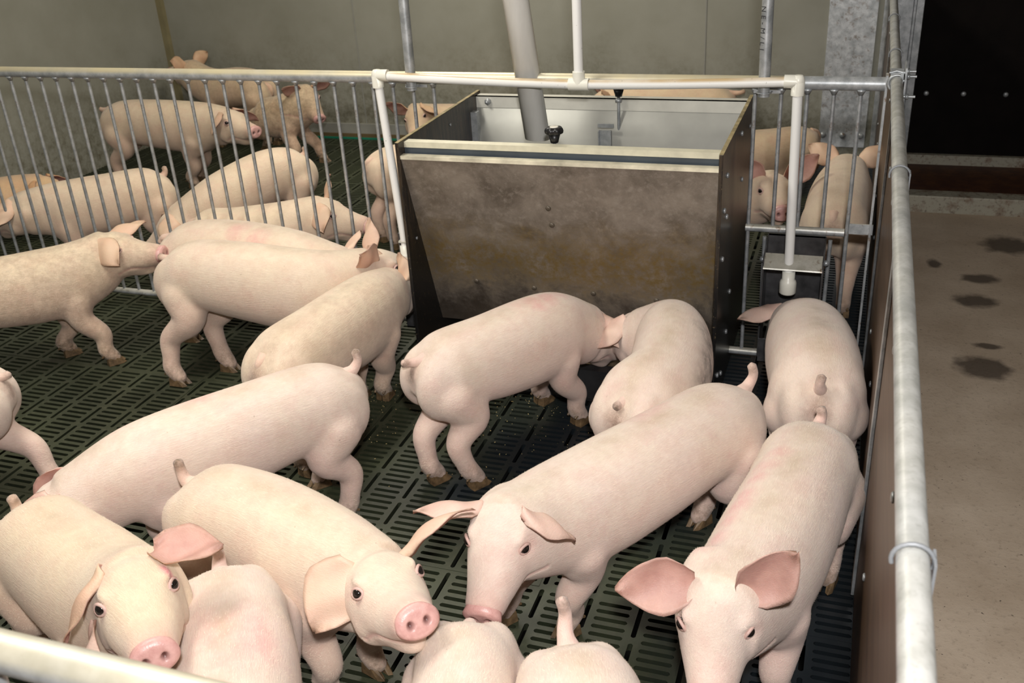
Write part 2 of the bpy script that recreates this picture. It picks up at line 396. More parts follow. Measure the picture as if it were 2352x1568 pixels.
for y, z in ((.045, 1.05), (-.03, 1.05), (-.075, 1.0)):
    MB().tube([(.045, y, z), (.078, y, z)], .0045, 8).lathe([(.009, 0), (.009, .009)], (.05, y, z), (1, 0, 0), 6).build('bolt', BOLT, fd)
MB().tube([(.022 + .0235 * math.cos(a), -.062, 1.037 + .0235 * math.sin(a)) for a in np.linspace(1.2, 4.0, 12)] , .0045, 8).build('u_bolt', BOLT, fd)

fn = fence('pen_fence', -2.71, 'near galvanised pen fence, its rail crossing the lower left corner', -4.79, False)
for i in range(59): bar(fn, -.076 - .08 * i, .055, top)
MB().tube([(-4.79, 0, .055), (-.0, 0, .055)], .0135, 14).build('bottom_rail', GALVR, fn)

# ------------------------------------------------------------------ feeder
STEELIN = simple('inner_sheet_steel', (.33, .33, .30), .38, .35, .12, 6)
def m_stained():
    t = NT('stained_stainless'); v = t.coord('World'); n = t.noise(v, 7, 7, .68, .4); m2 = t.noise(v, 42, 6, .75)
    c = t.mix(t.fac(n, .35, .65), (.13, .108, .085), (.27, .232, .19))
    c = t.mix(t.fac(m2, .5, .72, 0, .6), c, (.36, .32, .27))
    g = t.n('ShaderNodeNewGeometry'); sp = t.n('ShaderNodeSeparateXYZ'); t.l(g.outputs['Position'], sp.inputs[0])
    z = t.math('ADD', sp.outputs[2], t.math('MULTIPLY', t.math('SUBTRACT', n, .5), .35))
    band = t.math('MULTIPLY', t.fac(z, .28, .42), t.fac(z, .64, .48))
    c = t.mix(t.math('MULTIPLY', band, t.fac(m2, .38, .6, .15, .85)), c, (.165, .105, .022))
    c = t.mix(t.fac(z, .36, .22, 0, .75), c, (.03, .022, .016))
    t.col(c); t.bump(m2, .12, .002); return t.set(t.fac(m2, .3, .7, .32, .5), .15)
STAIN = m_stained()
def m_blackboard():
    t = NT('black_feeder_board'); v = t.coord('World', (1, 1, 1)); n = t.noise(t.coord('World', (30, 30, 3)), 2, 5, .7)
    g = t.n('ShaderNodeNewGeometry'); sp = t.n('ShaderNodeSeparateXYZ'); t.l(g.outputs['Position'], sp.inputs[0])
    up = t.fac(sp.outputs[2], .45, .62)
    c = t.mix(t.math('MULTIPLY', t.fac(n, .42, .62), t.math('MULTIPLY', up, .9)), (.009, .009, .009), (.055, .038, .023))
    sn = t.n('ShaderNodeSeparateXYZ'); t.l(g.outputs['Normal'], sn.inputs[0])
    c = t.mix(t.fac(t.noise(v, 120, 3), .64, .70, 0, .5), c, (.16, .12, .07)); t.col(c); return t.set(.33)
BLACKB = m_blackboard()
PLATED = simple('dusty_plate_edge', (.30, .24, .12), .7, 0, .4, 30)
fe = empty('pig_feeder', (-.965, 0, 0)); tag(fe, 'stained stainless steel hopper feeder with black side boards in the fence line', 'feeder')
FX = .965
def sh(mb):
    mb.v = [(x + FX, y, z) for x, y, z in mb.v]; return mb
XL, XR = -1.502, -.440
for xa, s in ((XL, 1), (XR, -1)):
    p = sh(MB().box((xa - (.012 if s < 0 else 0) , -.395, .0), (xa + (.012 if s > 0 else 0), .375, .893))).build('side_board', BLACKB, fe, .0012)
    sh(MB().box((xa - (.0122 if s < 0 else .0002), -.394, .8932), (xa + (.0122 if s > 0 else .0002), .374, .8945))).build('board_edge', PLATED, p)
    xo = xa if s > 0 else xa
    m = [(-.29, .80), (-.33, .70), (-.27, .66), (-.33, .54), (.05, .84), (.12, .66), (-.34, .13), (-.25, .09), (-.15, .20), (-.10, .33), (-.36, .05), (.3, .8)]
    for y, z in m:
        bolt(MB(), (XR + .0 + FX, y, z), (1, 0, 0), .009, .007).build('bolt', BOLT, p) if s < 0 else bolt(MB(), (XL + .012 + FX, y, z), (1, 0, 0), .006, .004).build('bolt', BOLT, p)
xl, xr = XL + .0125, XR - .0125
def slab(y0, z0, y1, z1, t, x0=xl, x1=xr):        # sheet between two edges seen along x
    n = np.array([-(z1 - z0), y1 - y0]); n = n / np.linalg.norm(n) * t
    return sh(MB().hexa([(x0, y0, z0), (x1, y0, z0), (x1, y0 + n[0], z0 + n[1]), (x0, y0 + n[0], z0 + n[1]), (x0, y1, z1), (x1, y1, z1), (x1, y1 + n[0], z1 + n[1]), (x0, y1 + n[0], z1 + n[1])]))
fp = slab(-.385, .842, -.175, .165, -.003).build('front_panel', STAIN, fe)
sh(MB().box((xl, -.391, .838), (xr, -.362, .850))).build('panel_lip', simple('highlit_lip_edge', (.60, .56, .43), .4, .1, .35, 14), fp)  # bright highlight along the lip is put into its pale colour
nf = np.array([0, -.955, -.296])
for x, t in ((-1.315, .72), (-1.10, .735), (-.885, .74), (-.665, .75), (-1.003, .24), (-.999, .335)):
    c = np.array([x, -.385 + .21 * t, .842 - .677 * t]) + nf * .002
    bolt(MB(), (c[0] + FX, c[1], c[2]), nf, .0095, .007).build('bolt', simple('dark_bolt', (.12, .10, .075), .45, .3) if t == .72 else bpy.data.materials['dark_bolt'], fp)
slab(.372, .842, .165, .165, .003).build('back_panel', STAIN, fe)
slab(-.335, .872, -.05, .30, -.002).build('inner_front_sheet', STEELIN, fe)
slab(.332, .845, .05, .30, .002).build('inner_back_sheet', STEELIN, fe)
sh(MB().box((xl, -.352, .868), (xr, -.318, .887))).build('front_bar', simple('dusty_angle_bar', (.62, .59, .45), .45, .1, .12, 20), fe)
sh(MB().box((xl, -.350, .845), (xr, -.345, .868))).build('front_sheet', simple('blue_grey_sheet', (.07, .085, .10), .4, .3), fe)
bb = sh(MB().box((xl, .325, .838), (xr, .329, .884)).box((xl, .325, .880), (xr, .362, .884))).build('back_bar', simple('flash_lit_angle_bar', (.66, .65, .58), .35, .15, .1, 12), fe)  # flash reflection on this bar is painted in as a lighter base colour
sh(MB().lathe([(.013, 0), (.013, .01), (.006, .012), (.006, .022)], (xl + .05, .325, .862), (0, -1, 0), 6)).build('bolt', BOLT, bb)
tr = sh(MB().box((xl, -.405, .02), (xr, -.400, .125)).box((xl, -.405, .125), (xr, -.36, .131)).box((xl, -.40, .035), (xr, .38, .04)).box((xl, .38, .02), (xr, .385, .131)).box((xl,-.392,.003),(xr,-.385,.02))).build('trough', simple('dark_trough_steel', (.05, .05, .052), .35, .6, .4), fe)
sh(MB().box((xl, -.36, .04), (xr, -.06, .075))).build('feed', simple('wet_feed', (.10, .07, .04), .9, 0, .5, 60), tr)
KN = simple('black_knob_plastic', (.012, .012, .013), .35, 0, .2)
def knob(x, y, z, zb):
    a = []
    n = 42
    prof = [(0.0, .78), (.004, .95), (.012, 1.), (.018, .93), (.0215, .75)]
    vs = []; fs = []
    for h, rr in prof:
        for k in range(n):
            t = 2 * math.pi * k / n; r = .0285 * rr * (1 + .10 * math.cos(7 * t)); vs.append((x + r * math.cos(t), y + r * math.sin(t), z + h))
    for i in range(len(prof) - 1):
        for k in range(n): fs.append((i * n + k, i * n + (k + 1) % n, (i + 1) * n + (k + 1) % n, (i + 1) * n + k))
    fs += [tuple(range(n))[::-1], tuple((len(prof) - 1) * n + k for k in range(n))]
    mb = MB().add(vs, fs, True).lathe([(.0125, -.028), (.0145, -.02), (.020, -.001)], (x, y, z), (0, 0, 1), 16)
    kb = sh(mb).build('adjuster_knob', KN, fe)
    sh(MB().lathe([(.014, 0), (.014, .0018), (.011, .0022)], (x, y, z + .0213), (0, 0, 1), 20)).build('knob_cap', simple('white_knob_cap', (.75, .72, .62), .5), kb)
    sh(MB().tube([(x, y, z - .02), (x, y, zb)], .0058, 10).lathe([(.013, -.048), (.013, -.038)], (x, y, z), (0, 0, 1), 6)).build('threaded_rod', GALV, kb)
knob(-.985, -.300, .915, .64); knob(-.917, .300, .925, .64)
sh(MB().box((-.985, .250, .792), (-.925, .256, .806)).box((-.978, .235, .695), (-.930, .241, .785)).box((-.978, .225, .695), (-.974, .241, .785)).box((-.934, .225, .695), (-.930, .241, .785))).build('adjuster_bracket', GALV, fe)
sh(MB().box((xl + .0, .255, .50), (xl + .025, .285, .835))).build('guide_channel', GALV, fe)

# ------------------------------------------------------------------ feed pipe, hangers, water pipe, drinkers
def m_tube():
    t = NT('grey_feed_pipe'); n = t.noise(t.coord('Object', (6, 6, 1.5)), 3, 4)
    t.col(t.mix(t.fac(n, .3, .7), (.66, .65, .61), (.80, .79, .75))); return t.set(.35, 0)
a = np.array([-1.194, 0, 1.28]); b = np.array([-1.139, 0, .815]); dd = (b - a) / np.linalg.norm(b - a)
tp = np.array([-1.194, 0, 1.28]) - dd * 1.66
fpipe = MB().tube([tp - [-1.14, 0, .8], b - [-1.14, 0, .8]], .045, 28, caps=False)
o = fpipe.build('feed_pipe', m_tube()); o.location = (-1.14, 0, .8)
for k in range(28): pass
me = o.data
for vtx in me.vertices:                         # the lower end is cut on a slant
    if vtx.co.z < .2: vtx.co.z += .35 * (vtx.co.x) * -1 * .5 + .0
md = o.modifiers.new('wall', 'SOLIDIFY'); md.thickness = .003
tag(o, 'grey translucent downpipe slanting into the feeder hopper', 'pipe')
def hanger(x0, x1, label):
    h = empty('hanger_pipe', (x1, -.041, 0)); tag(h, label, 'pipe', None)
    MB().tube([(x0 - x1, 0, 2.94), (0, 0, .985)], .0182, 20).build('pipe', m_galv('hanger_steel') if 'hanger_steel' not in bpy.data.materials else bpy.data.materials['hanger_steel'], h)
    MB().tube([(.0215 * math.cos(t), .0215 * math.sin(t), .997) for t in np.linspace(-3.3, .2, 14)] + [(.025, .03, .997)], .0025, 6).box((-.034, .022, .990), (.05, .025, 1.0)).build('pipe_clamp', GALV, h)
    return h
hanger(-1.575, -1.587, 'galvanised hanger pipe clamped to the rail left of the feed pipe')
h2 = hanger(-.386, -.367, 'galvanised hanger pipe clamped to the rail near the right drinker')
fc = bpy.data.curves.new('stencil_text', 'FONT'); fc.body = 'NE-M/LI'; fc.size = .024; fc.space_character = 1.7; fc.extrude = .0001; fc.align_y = 'CENTER'
tmp_ = bpy.data.objects.new('stencil', fc); COL.objects.link(tmp_)
tm_ = bpy.data.meshes.new_from_object(tmp_.evaluated_get(bpy.context.evaluated_depsgraph_get())); bpy.data.objects.remove(tmp_); tm_.materials.clear()
ft_ = link('stencil_text', tm_, simple('stencil_ink', (.03, .03, .03), .7), h2)
_a = math.radians(-125)
ft_.matrix_local = Matrix.Translation((-.003 + .0183 * math.cos(_a), .0183 * math.sin(_a), 1.262)) @ Matrix(((0, -math.sin(_a), math.cos(_a)), (0, math.cos(_a), math.sin(_a)), (-1, 0, 0))).to_4x4()
def m_pvc():
    t = NT('white_pvc'); v = t.coord('World'); g = t.n('ShaderNodeNewGeometry'); sp = t.n('ShaderNodeSeparateXYZ'); t.l(g.outputs['Normal'], sp.inputs[0])
    f = t.math('MULTIPLY', t.fac(sp.outputs[2], .3, .75, 0, .95), t.fac(t.noise(v, 6, 3), .3, .6, .4, 1.))
    c = t.mix(f, (.82, .82, .79), (.52, .38, .20)); c = t.mix(t.fac(t.noise(v, 90, 3), .70, .75, 0, .7), c, (.12, .09, .05)); t.col(c); return t.set(.32)
PVC = m_pvc(); PVCF = simple('white_pvc_fitting', (.78, .77, .68), .35, 0, .06)
wpipe = empty('water_pipe', (-.96, -.077, 0)); tag(wpipe, 'white plastic water pipe over the feeder with two drops to the drinkers', 'pipe')
ex, ey = -.96, -.077
def w(p): return (p[0] - ex, p[1] - ey, p[2])
Lp, Tp, Rp = (-1.700, -.077, 1.043), (-.962, -.077, 1.022), (-.262, -.077, 1.041)
r = .0155
MB().tube([w((Lp[0] + (Tp[0] - Lp[0]) * t, -.077, Lp[2] + (Tp[2] - Lp[2]) * (1 - (1 - t) ** 1.6))) for t in np.linspace(0, 1, 12)], r, 18).build('pipe', PVC, wpipe)
MB().tube([w((Tp[0] + (Rp[0] - Tp[0]) * t, -.077, Tp[2] + (Rp[2] - Tp[2]) * t ** 1.6)) for t in np.linspace(0, 1, 12)], r, 18).build('pipe', PVC, wpipe)
MB().tube([w(Tp), w((-.967, -.077, 2.94))], r, 18).build('pipe', PVC, wpipe)
MB().tube([w(Lp), w((-1.668, -.09, .60)), w((-1.652, -.10, .40))], r * .97, 18).build('drop_pipe', PVC, wpipe)
MB().tube([w(Rp), w((-.2485, -.085, .43)), w((-.247, -.086, .39))], r, 18).build('drop_pipe', PVC, wpipe)
def elbow(P, s):
    MB().tube([w((P[0] + s * .042, P[1], P[2])), w((P[0] + s * .006, P[1], P[2])), w((P[0] - s * .0, P[1], P[2] - .003)), w((P[0], P[1], P[2] - .042))], .0205, 18).lathe([(.0125, -.0195), (.0175, -.013), (.0205, 0), (.0175, .013), (.0125, .0195)], w(P), (0, 0, 1), 18).build('elbow', PVCF, wpipe)
elbow(Lp, 1); elbow(Rp, -1)
MB().tube([w((Tp[0] - .034, -.077, Tp[2])), w((Tp[0] + .034, -.077, Tp[2]))], .0205, 18).tube([w(Tp), w((Tp[0], -.077, Tp[2] + .042))], .0205, 18).build('tee', PVCF, wpipe)
def cap(x, y, z):
    n = 48; vs = []; fs = []
    prof = [(.021, .04, 0), (.021, .012, 0), (.0245, .008, 0), (.027, .0, 1), (.027, -.036, 1), (.025, -.040, 0), (.012, -.040, 0)]
    for rr, h, rib in prof:
        for k in range(n):
            t = 2 * math.pi * k / n; q = rr + (.0012 if k % 2 else -.0012) * rib; vs.append(w((x + q * math.cos(t), y + q * math.sin(t), z + h)))
    for i in range(len(prof) - 1):
        for k in range(n): fs.append((i * n + k, (i + 1) * n + k, (i + 1) * n + (k + 1) % n, i * n + (k + 1) % n))
    fs += [tuple(range(n)), tuple((len(prof) - 1) * n + k for k in range(n))[::-1]]
    MB().add(vs, fs, True).build('cap_nut', PVCF, wpipe)
cap(-.247, -.086, .375); cap(-1.652, -.10, .375)
DSTEEL = simple('drinker_steel', (.13, .13, .135), .3, .7, .35, 20)
def drinker(x0, x1, label):
    d = empty('drinker_bowl', ((x0 + x1) / 2, 0, .0)); tag(d, label, 'drinker'); h = (x1 - x0) / 2
    MB().box((-h, .030, .20), (h, .033, .50)).box((-h, .030, .495), (h, .045, .50)).build('back_plate', DSTEEL, d)
    for s in (-1, 1):
        MB().hexa([(s * h - .002, -.12, .10), (s * h + .002, -.12, .10), (s * h + .002, .03, .10), (s * h - .002, .03, .10), (s * h - .002, -.108, .462), (s * h + .002, -.108, .462), (s * h + .002, .03, .50), (s * h - .002, .03, .50)]).build('side_plate', DSTEEL, d)
        bolt(MB(), (s * (h + .002), -.045, .435), (s, 0, 0), .010, .016).build('bolt', BOLT, d)
    MB().hexa([(-h, -.116, .428), (h, -.116, .428), (h, -.114, .432), (-h, -.114, .432), (-h, -.062, .462), (h, -.062, .462), (h, -.062, .466), (-h, -.062, .466)]).build('front_strip', GALVR, d)
    MB().box((-h, -.12, .08), (h, -.117, .17)).box((-h, -.12, .08), (h, .03, .083)).build('bowl', DSTEEL, d)
    return d
drinker(-.330, -.140, 'small steel drinker between the bars right of the feeder')
drinker(-1.672, -1.506, 'small steel drinker against the left board of the feeder')

cr = MB(); r2 = np.random.default_rng(3)
for k in range(420):
    x, y = r2.uniform(-1.75, -.35), -.41 - abs(r2.normal(0, .22)); q = r2.uniform(.0012, .0035); a = r2.uniform(0, 6.3)
    e = np.array([math.cos(a), math.sin(a)]) * q; f = np.array([-e[1], e[0]]) * .6
    cr.add([(x - e[0], y - e[1], .0003), (x + f[0], y + f[1], .0003), (x + e[0], y + e[1], .0003), (x - f[0], y - f[1], .0003), (x, y, .0003 + q * .7)], [(0, 1, 4), (1, 2, 4), (2, 3, 4), (3, 0, 4), (3, 2, 1, 0)])
tag(cr.build('feed_crumbs', simple('feed_crumb', (.42, .33, .15), .8, 0, .4, 90)), 'spilled feed crumbs strewn on the slats before the feeder', 'feed', None, 'stuff')

# ------------------------------------------------------------------ pigs
def catmull(P, n):
    P = np.array(P, float); Q = np.vstack([2 * P[0] - P[1], P, 2 * P[-1] - P[-2]])
    d = np.r_[0, np.cumsum(np.linalg.norm(np.diff(P, axis=0), axis=1))]
    out = []; us = np.linspace(0, d[-1], n)
    for u in us:
        i = min(max(np.searchsorted(d, u, 'right') - 1, 0), len(P) - 2); t = (u - d[i]) / (d[i + 1] - d[i])
        a, b, c, e = Q[i], Q[i + 1], Q[i + 2], Q[i + 3]
        out.append(.5 * (2 * b + (c - a) * t + (2 * a - 5 * b + 4 * c - e) * t * t + (3 * b - a - 3 * c + e) * t ** 3))
    return np.array(out), us / d[-1], d / d[-1]
def nrm(v): v = np.array(v, float); return v / (np.linalg.norm(v) + 1e-12)
def loft(mb, C, X, Y, hw, hh, ex=2.25, n=28, drop=0.):
    vs = []; fs = []; m = len(C)
    for i in range(m):
        for k in range(n):
            a = 2 * math.pi * k / n; c, s = math.cos(a), math.sin(a)
            q = (abs(c) ** ex + abs(s) ** ex) ** (-1 / ex)
            wx = 1 - drop * s                                  # a little wider below the middle
            vs.append(C[i] + X[i] * hw[i] * c * q * wx + Y[i] * hh[i] * s * q)
    for i in range(m - 1):
        for k in range(n): fs.append((i * n + k, i * n + (k + 1) % n, (i + 1) * n + (k + 1) % n, (i + 1) * n + k))
    fs += [tuple(range(n))[::-1], tuple((m - 1) * n + k for k in range(n))]
    mb.add(vs, fs)
def ellipsoid(mb, c, ax, rad, n=14):
    vs = []; fs = []
    for i in range(1, n):
        p = math.pi * i / n
        for k in range(2 * n):
            t = math.pi * k / n
            q = np.array([math.sin(p) * math.cos(t), math.sin(p) * math.sin(t), math.cos(p)]) * rad
            vs.append(c + ax[0] * q[0] + ax[1] * q[1] + ax[2] * q[2])
    for i in range(n - 2):
        for k in range(2 * n): fs.append((i * 2 * n + k, (i + 1) * 2 * n + k, (i + 1) * 2 * n + (k + 1) % (2 * n), i * 2 * n + (k + 1) % (2 * n)))
    fs += [tuple(range(2 * n)), tuple((n - 2) * 2 * n + k for k in range(2 * n))[::-1]]
    mb.add(vs, fs)
def limb(mb, pts, rad):
    q, us, d = catmull(pts, 22); r = np.interp(us, d, rad); mb.tube(q, list(r), 16)
    ellipsoid(mb, q[0], np.eye(3), np.array([r[0]] * 3), 8); ellipsoid(mb, q[-1], np.eye(3), np.array([r[-1]] * 3), 8)

PROF_U = [0, .05, .13, .25, .40, .55, .66, .75, .83, .91, 1.0]
PROF_W = [.074, .104, .120, .115, .119, .122, .119, .114, .102, .095, .086]
PROF_H = [.14, .20, .245, .242, .262, .276, .278, .270, .245, .222, .205]
HEAD = [(-.085, .050, -.012, -.075), (-.05, .069, .020, -.095), (-.01, .080, .052, -.108), (.03, .078, .062, -.116), (.065, .073, .053, -.115), (.095, .067, .042, -.105),
        (.122, .060, .032, -.093), (.150, .052, .026, -.080), (.174, .046, .023, -.069), (.194, .043, .022, -.061), (.205, .042, .022, -.057), (.210, .039, .019, -.052)]
def smooth_mesh(co, edges, it, lam=.5):
    n = len(co); deg = np.bincount(edges.ravel(), minlength=n).astype(float)[:, None]
    for k in range(it):
        acc = np.zeros_like(co)
        for c in range(3):
            acc[:, c] = np.bincount(edges[:, 0], co[edges[:, 1], c], n) + np.bincount(edges[:, 1], co[edges[:, 0], c], n)
        co = co + lam * (acc / deg - co)
    return co

def ear_mesh(mb_len, wid, cup, droop, tip):
    """grid in ear space: x across, y along, z towards the inner face; closed shell"""
    nu, nv = 12, 16; f = []; b = []
    for j in range(nv + 1):
        t = j / nv
        wv = wid * (.62 + .55 * math.sin(math.pi * min(1, t * 1.02) ** .85) if t < .5 else 1.17) * (1 if t < .5 else math.sqrt(max(0, 1 - ((t - .5) / .5) ** 2.1)) * .96 + .04)
        wv = wid * np.interp(t, [0, .12, .3, .45, .65, .82, .93, 1], [.42, .76, .98, 1., .80, .50, .25, .06])
        for i in range(nu + 1):
            s = 2 * i / nu - 1
            cu = cup * (1 - .65 * t) + .5 * max(0, 1 - t / .3)
            a = s * cu * 1.5
            x = wv * .5 * (math.sin(a) / (math.sin(cu * 1.5) if cu > .05 else 1) if cu > .05 else s) * (1 - .25 * cu)
            z = wv * .5 * (1 - math.cos(a)) / max(cu, .2) * .75
            y = mb_len * t; z2 = -droop * 0 + z
            ang = droop * t * t; yy = mb_len * (t - droop * droop * t ** 3 / 8); zz = z2 + mb_len * droop * t * t * .5
            if t > .75: zz += tip * ((t - .75) / .25) ** 2 * mb_len * .25
            zz += .004 * math.sin(9 * t + 3 * s)
            f.append((x, yy, zz)); b.append((x * .985, yy, zz - .0045 * (1 - .5 * t)))
    W = nu + 1; N = len(f); fs = []
    for j in range(nv):
        for i in range(nu):
            q = (j * W + i, j * W + i + 1, (j + 1) * W + i + 1, (j + 1) * W + i); fs.append(q); fs.append(tuple(N + k for k in q[::-1]))
    for j in range(nv):
        fs.append((j * W, (j + 1) * W, N + (j + 1) * W, N + j * W)); fs.append((j * W + nu, N + j * W + nu, N + (j + 1) * W + nu, (j + 1) * W + nu))
    for i in range(nu):
        fs.append((i, N + i, N + i + 1, i + 1)); fs.append((nv * W + i, nv * W + i + 1, N + nv * W + i + 1, N + nv * W + i))
    tt = np.repeat(np.arange(nv + 1) / nv, W); ss = np.tile(np.abs(2 * np.arange(W) / nu - 1), nv + 1)
    return np.array(f + b), fs, np.r_[np.ones(N), np.zeros(N)], np.r_[tt, tt], np.r_[ss, ss]
def set_attr(me, name, arr):
    a = me.attributes.new(name, 'FLOAT', 'POINT'); a.data.foreach_set('value', np.asarray(arr, np.float32))

def make_pig(label, T, Sh, P, N, B=None, s=1., hair=None, vox=.0065, feet=(None,) * 4, tail='up', ears=None, tint=(1, 1, 1), marks=(), dirt=(), dirty=.35, roll=0., lying=False, legs=True, group='growing pigs in the pens', hips=None, tail_len=.075, fz=(0, 0, 0, 0), girth=1., eye=True):
    def z3(p, z): return np.array([p[0], p[1], p[2] if len(p) > 2 else z * s])
    T = z3(T, .43); Sh = z3(Sh, .475); P = z3(P, .46); N = np.array(N, float)
    if B is None: B = (T + Sh) / 2; B[2] = max(T[2], Sh[2]) + .012 * s if not lying else B[2] + .01
    else: B = z3(B, .485)
    Hp = T + (B - T) * .32; Hp[2] = T[2] + (B[2] - T[2]) * .75 + .005
    q, us, d = catmull([T, Hp, B, Sh, P], 64)
    u = np.interp(us, d, [0, .12, .40, .75, 1.])
    tg = np.gradient(q, axis=0); tg /= np.linalg.norm(tg, axis=1)[:, None]
    tgf = tg.copy(); k = np.clip((u - .70) / .2, 0, 1)[:, None]; tgf[:, 2:3] *= k; tgf /= np.linalg.norm(tgf, axis=1)[:, None]
    X = np.cross(tgf, [0, 0, 1.]); X /= np.linalg.norm(X, axis=1)[:, None]; Y = np.cross(X, tgf)
    hw = np.interp(u, PROF_U, PROF_W) * s * girth; h = np.interp(u, PROF_U, PROF_H) * s
    if lying: hw *= 1.18; h *= np.where(u < .8, .92, 1.)
    C = q - Y * (h / 2)[:, None]
    mb = MB()
    e0 = [C[0] - tgf[0] * .034 * s - Y[0] * .004 * s, C[0] - tgf[0] * .018 * s]
    loft(mb, np.vstack([e0, C]), np.vstack([X[:1], X[:1], X]), np.vstack([Y[:1], Y[:1], Y]), np.r_[.03 * s, .05 * s, hw], np.r_[.035 * s, .055 * s, h / 2], drop=.06)
    def at(uu, lat, down):
        i = int(np.argmin(abs(u - uu))); return q[i] + X[i] * lat * s - np.array([0, 0, down * s]), nrm([tgf[i][0], tgf[i][1], 0]), X[i]
    hz = nrm([tgf[8][0], tgf[8][1], 0])
    for sd in (-1, 1):
        c, f, x = at(.10, .054 * sd, .135); ellipsoid(mb, c, (f, x, np.array([0, 0, 1.])), np.array([.098, .058, .108]) * s)
        c, f, x = at(.70, .060 * sd, .165); ellipsoid(mb, c, (f, x, np.array([0, 0, 1.])), np.array([.085, .054, .130]) * s)
    hooves = []
    if legs:
        for i, (uu, sd, hind) in enumerate(((.115, -1, 1), (.115, 1, 1), (.71, -1, 0), (.71, 1, 0))):
            ft = feet[i]
            if ft == 'none': continue
            c, f, x = at(uu, .066 * sd, .17 if hind else .20)
            F = np.array([c[0], c[1], 0]) + f * (-.035 * s if hind else .0) if ft is None else np.array([ft[0], ft[1], 0.])
            F[2] = fz[i]
            if hind:
                st = c * .66 + F * .34 + f * .040 * s; st[2] = c[2] - (c[2] - F[2]) * .24
                hk = c * .34 + F * .66 - f * .030 * s; hk[2] = F[2] + (c[2] - F[2]) * .50
                cn = hk * .4 + F * .6 - f * .008 * s; cn[2] = F[2] + (c[2] - F[2]) * .30
                fe_ = F - f * .012 * s; fe_[2] = F[2] + .062 * s
                tp = F + f * .014 * s; tp[2] = F[2] + .026 * s
                gk = st * .45 + hk * .55 - f * .002 * s; limb(mb, [c, st, gk, hk, cn, fe_, tp], np.array([.078, .058, .0440, .0375, .0300, .0320, .027]) * s)
            else:
                el = c * .7 + F * .3 - f * .020 * s; el[2] = c[2] - (c[2] - F[2]) * .28
                kn = c * .35 + F * .65 + f * .014 * s; kn[2] = F[2] + (c[2] - F[2]) * .46
                fe_ = F - f * .010 * s; fe_[2] = F[2] + .060 * s
                tp = F + f * .014 * s; tp[2] = F[2] + .026 * s
                limb(mb, [c, el, kn, kn * .45 + fe_ * .55, fe_, tp], np.array([.060, .047, .0375, .0305, .0320, .0265]) * s)
            hooves.append((F.copy(), f, x))
    # head
    dv = N - P; L = np.linalg.norm(dv); hs = s * 1.03
    hx = nrm([dv[1], -dv[0], 0]) if np.hypot(dv[0], dv[1]) > .02 else X[-1]
    base = nrm(dv); up0 = nrm(np.cross(hx, base))
    al = math.atan2(.076, .236); fy = nrm(base * math.cos(al) + up0 * math.sin(al)); uz = nrm(np.cross(hx, fy))
    if roll:
        M3 = np.array(Matrix.Rotation(roll, 3, Vector(fy))); hx = M3 @ hx; uz = M3 @ uz
    O = P - uz * .064 * hs + fy * .01 * hs
    H = lambda x, y, z: O + hx * x * hs + fy * y * hs + uz * z * hs
    cs = [H(0, y, (a + b) / 2) for y, w_, a, b in HEAD]
    loft(mb, cs, [hx] * 12, [uz] * 12, [r_[1] * hs for r_ in HEAD], [(r_[2] - r_[3]) / 2 * hs for r_ in HEAD], ex=2.1, drop=.04)
    for sd in (-1, 1):
        ellipsoid(mb, H(.043 * sd, .045, -.055), (hx, fy, uz), np.array([.036, .055, .050]) * hs)      # cheek
        ellipsoid(mb, H(.052 * sd, .056, .032), (hx, fy, uz), np.array([.014, .024, .010]) * hs)       # brow
    ellipsoid(mb, H(0, .10, -.082), (hx, fy, uz), np.array([.036, .085, .024]) * hs)                   # jaw
    raw = bpy.data.meshes.new('raw'); raw.from_pydata(mb.v, [], mb.f); ro = bpy.data.objects.new('raw', raw); COL.objects.link(ro)
    md = ro.modifiers.new('r', 'REMESH'); md.mode = 'VOXEL'; md.voxel_size = vox
    dg = bpy.context.evaluated_depsgraph_get(); me = bpy.data.meshes.new_from_object(ro.evaluated_get(dg)); me.name = 'body'
    bpy.data.objects.remove(ro); bpy.data.meshes.remove(raw)
    n = len(me.vertices); co = np.empty(n * 3, np.float32); me.vertices.foreach_get('co', co); co = co.reshape(-1, 3).astype(float)
    ed = np.empty(len(me.edges) * 2, np.int32); me.edges.foreach_get('vertices', ed); ed = ed.reshape(-1, 2)
    co = smooth_mesh(co, ed, int(round(14 * (.0065 / vox) ** 1.2)))
    # head-space fields: eye sockets, mouth line
    hl = np.stack([(co - O) @ hx, (co - O) @ fy, (co - O) @ uz], 1) / hs
    nr_u = nrm  # noqa
    inward = nrm(-1) if False else None
    pink = np.zeros(n); drt = np.zeros(n); mk = np.zeros(n)
    sn = np.clip((hl[:, 1] - .15) / .07, 0, 1) * (np.abs(hl[:, 0]) < .06) * (np.abs(hl[:, 2]) < .1); pink = np.maximum(pink, sn * .8)
    for sd in (-1, 1):
        de = np.linalg.norm((hl - np.array([.064 * sd, .066, .010])) * np.array([.8, 1, 1.2]), axis=1)
        pink = np.maximum(pink, np.clip(1 - de / .030, 0, 1) * .8)
        push = np.clip(1 - np.linalg.norm(hl - np.array([.070 * sd, .070, .008]), axis=1) / .020, 0, 1) ** 1.5 * .006 * hs
        co -= hx * (sd * push)[:, None]
        my = np.clip((hl[:, 1] - .07) / .14, 0, 1); mz = -.078 + .036 * my + .010 * np.sin(my * 6)
        near = np.exp(-((hl[:, 2] - mz) / .006) ** 2) * (hl[:, 1] > .065) * (hl[:, 1] < .222) * (hl[:, 0] * sd > .006)
        co -= hx * (sd * near * .0045 * hs)[:, None]; pink = np.maximum(pink, near * .9)
    # body fields
    idx = np.zeros(n, int); best = np.full(n, 9.)
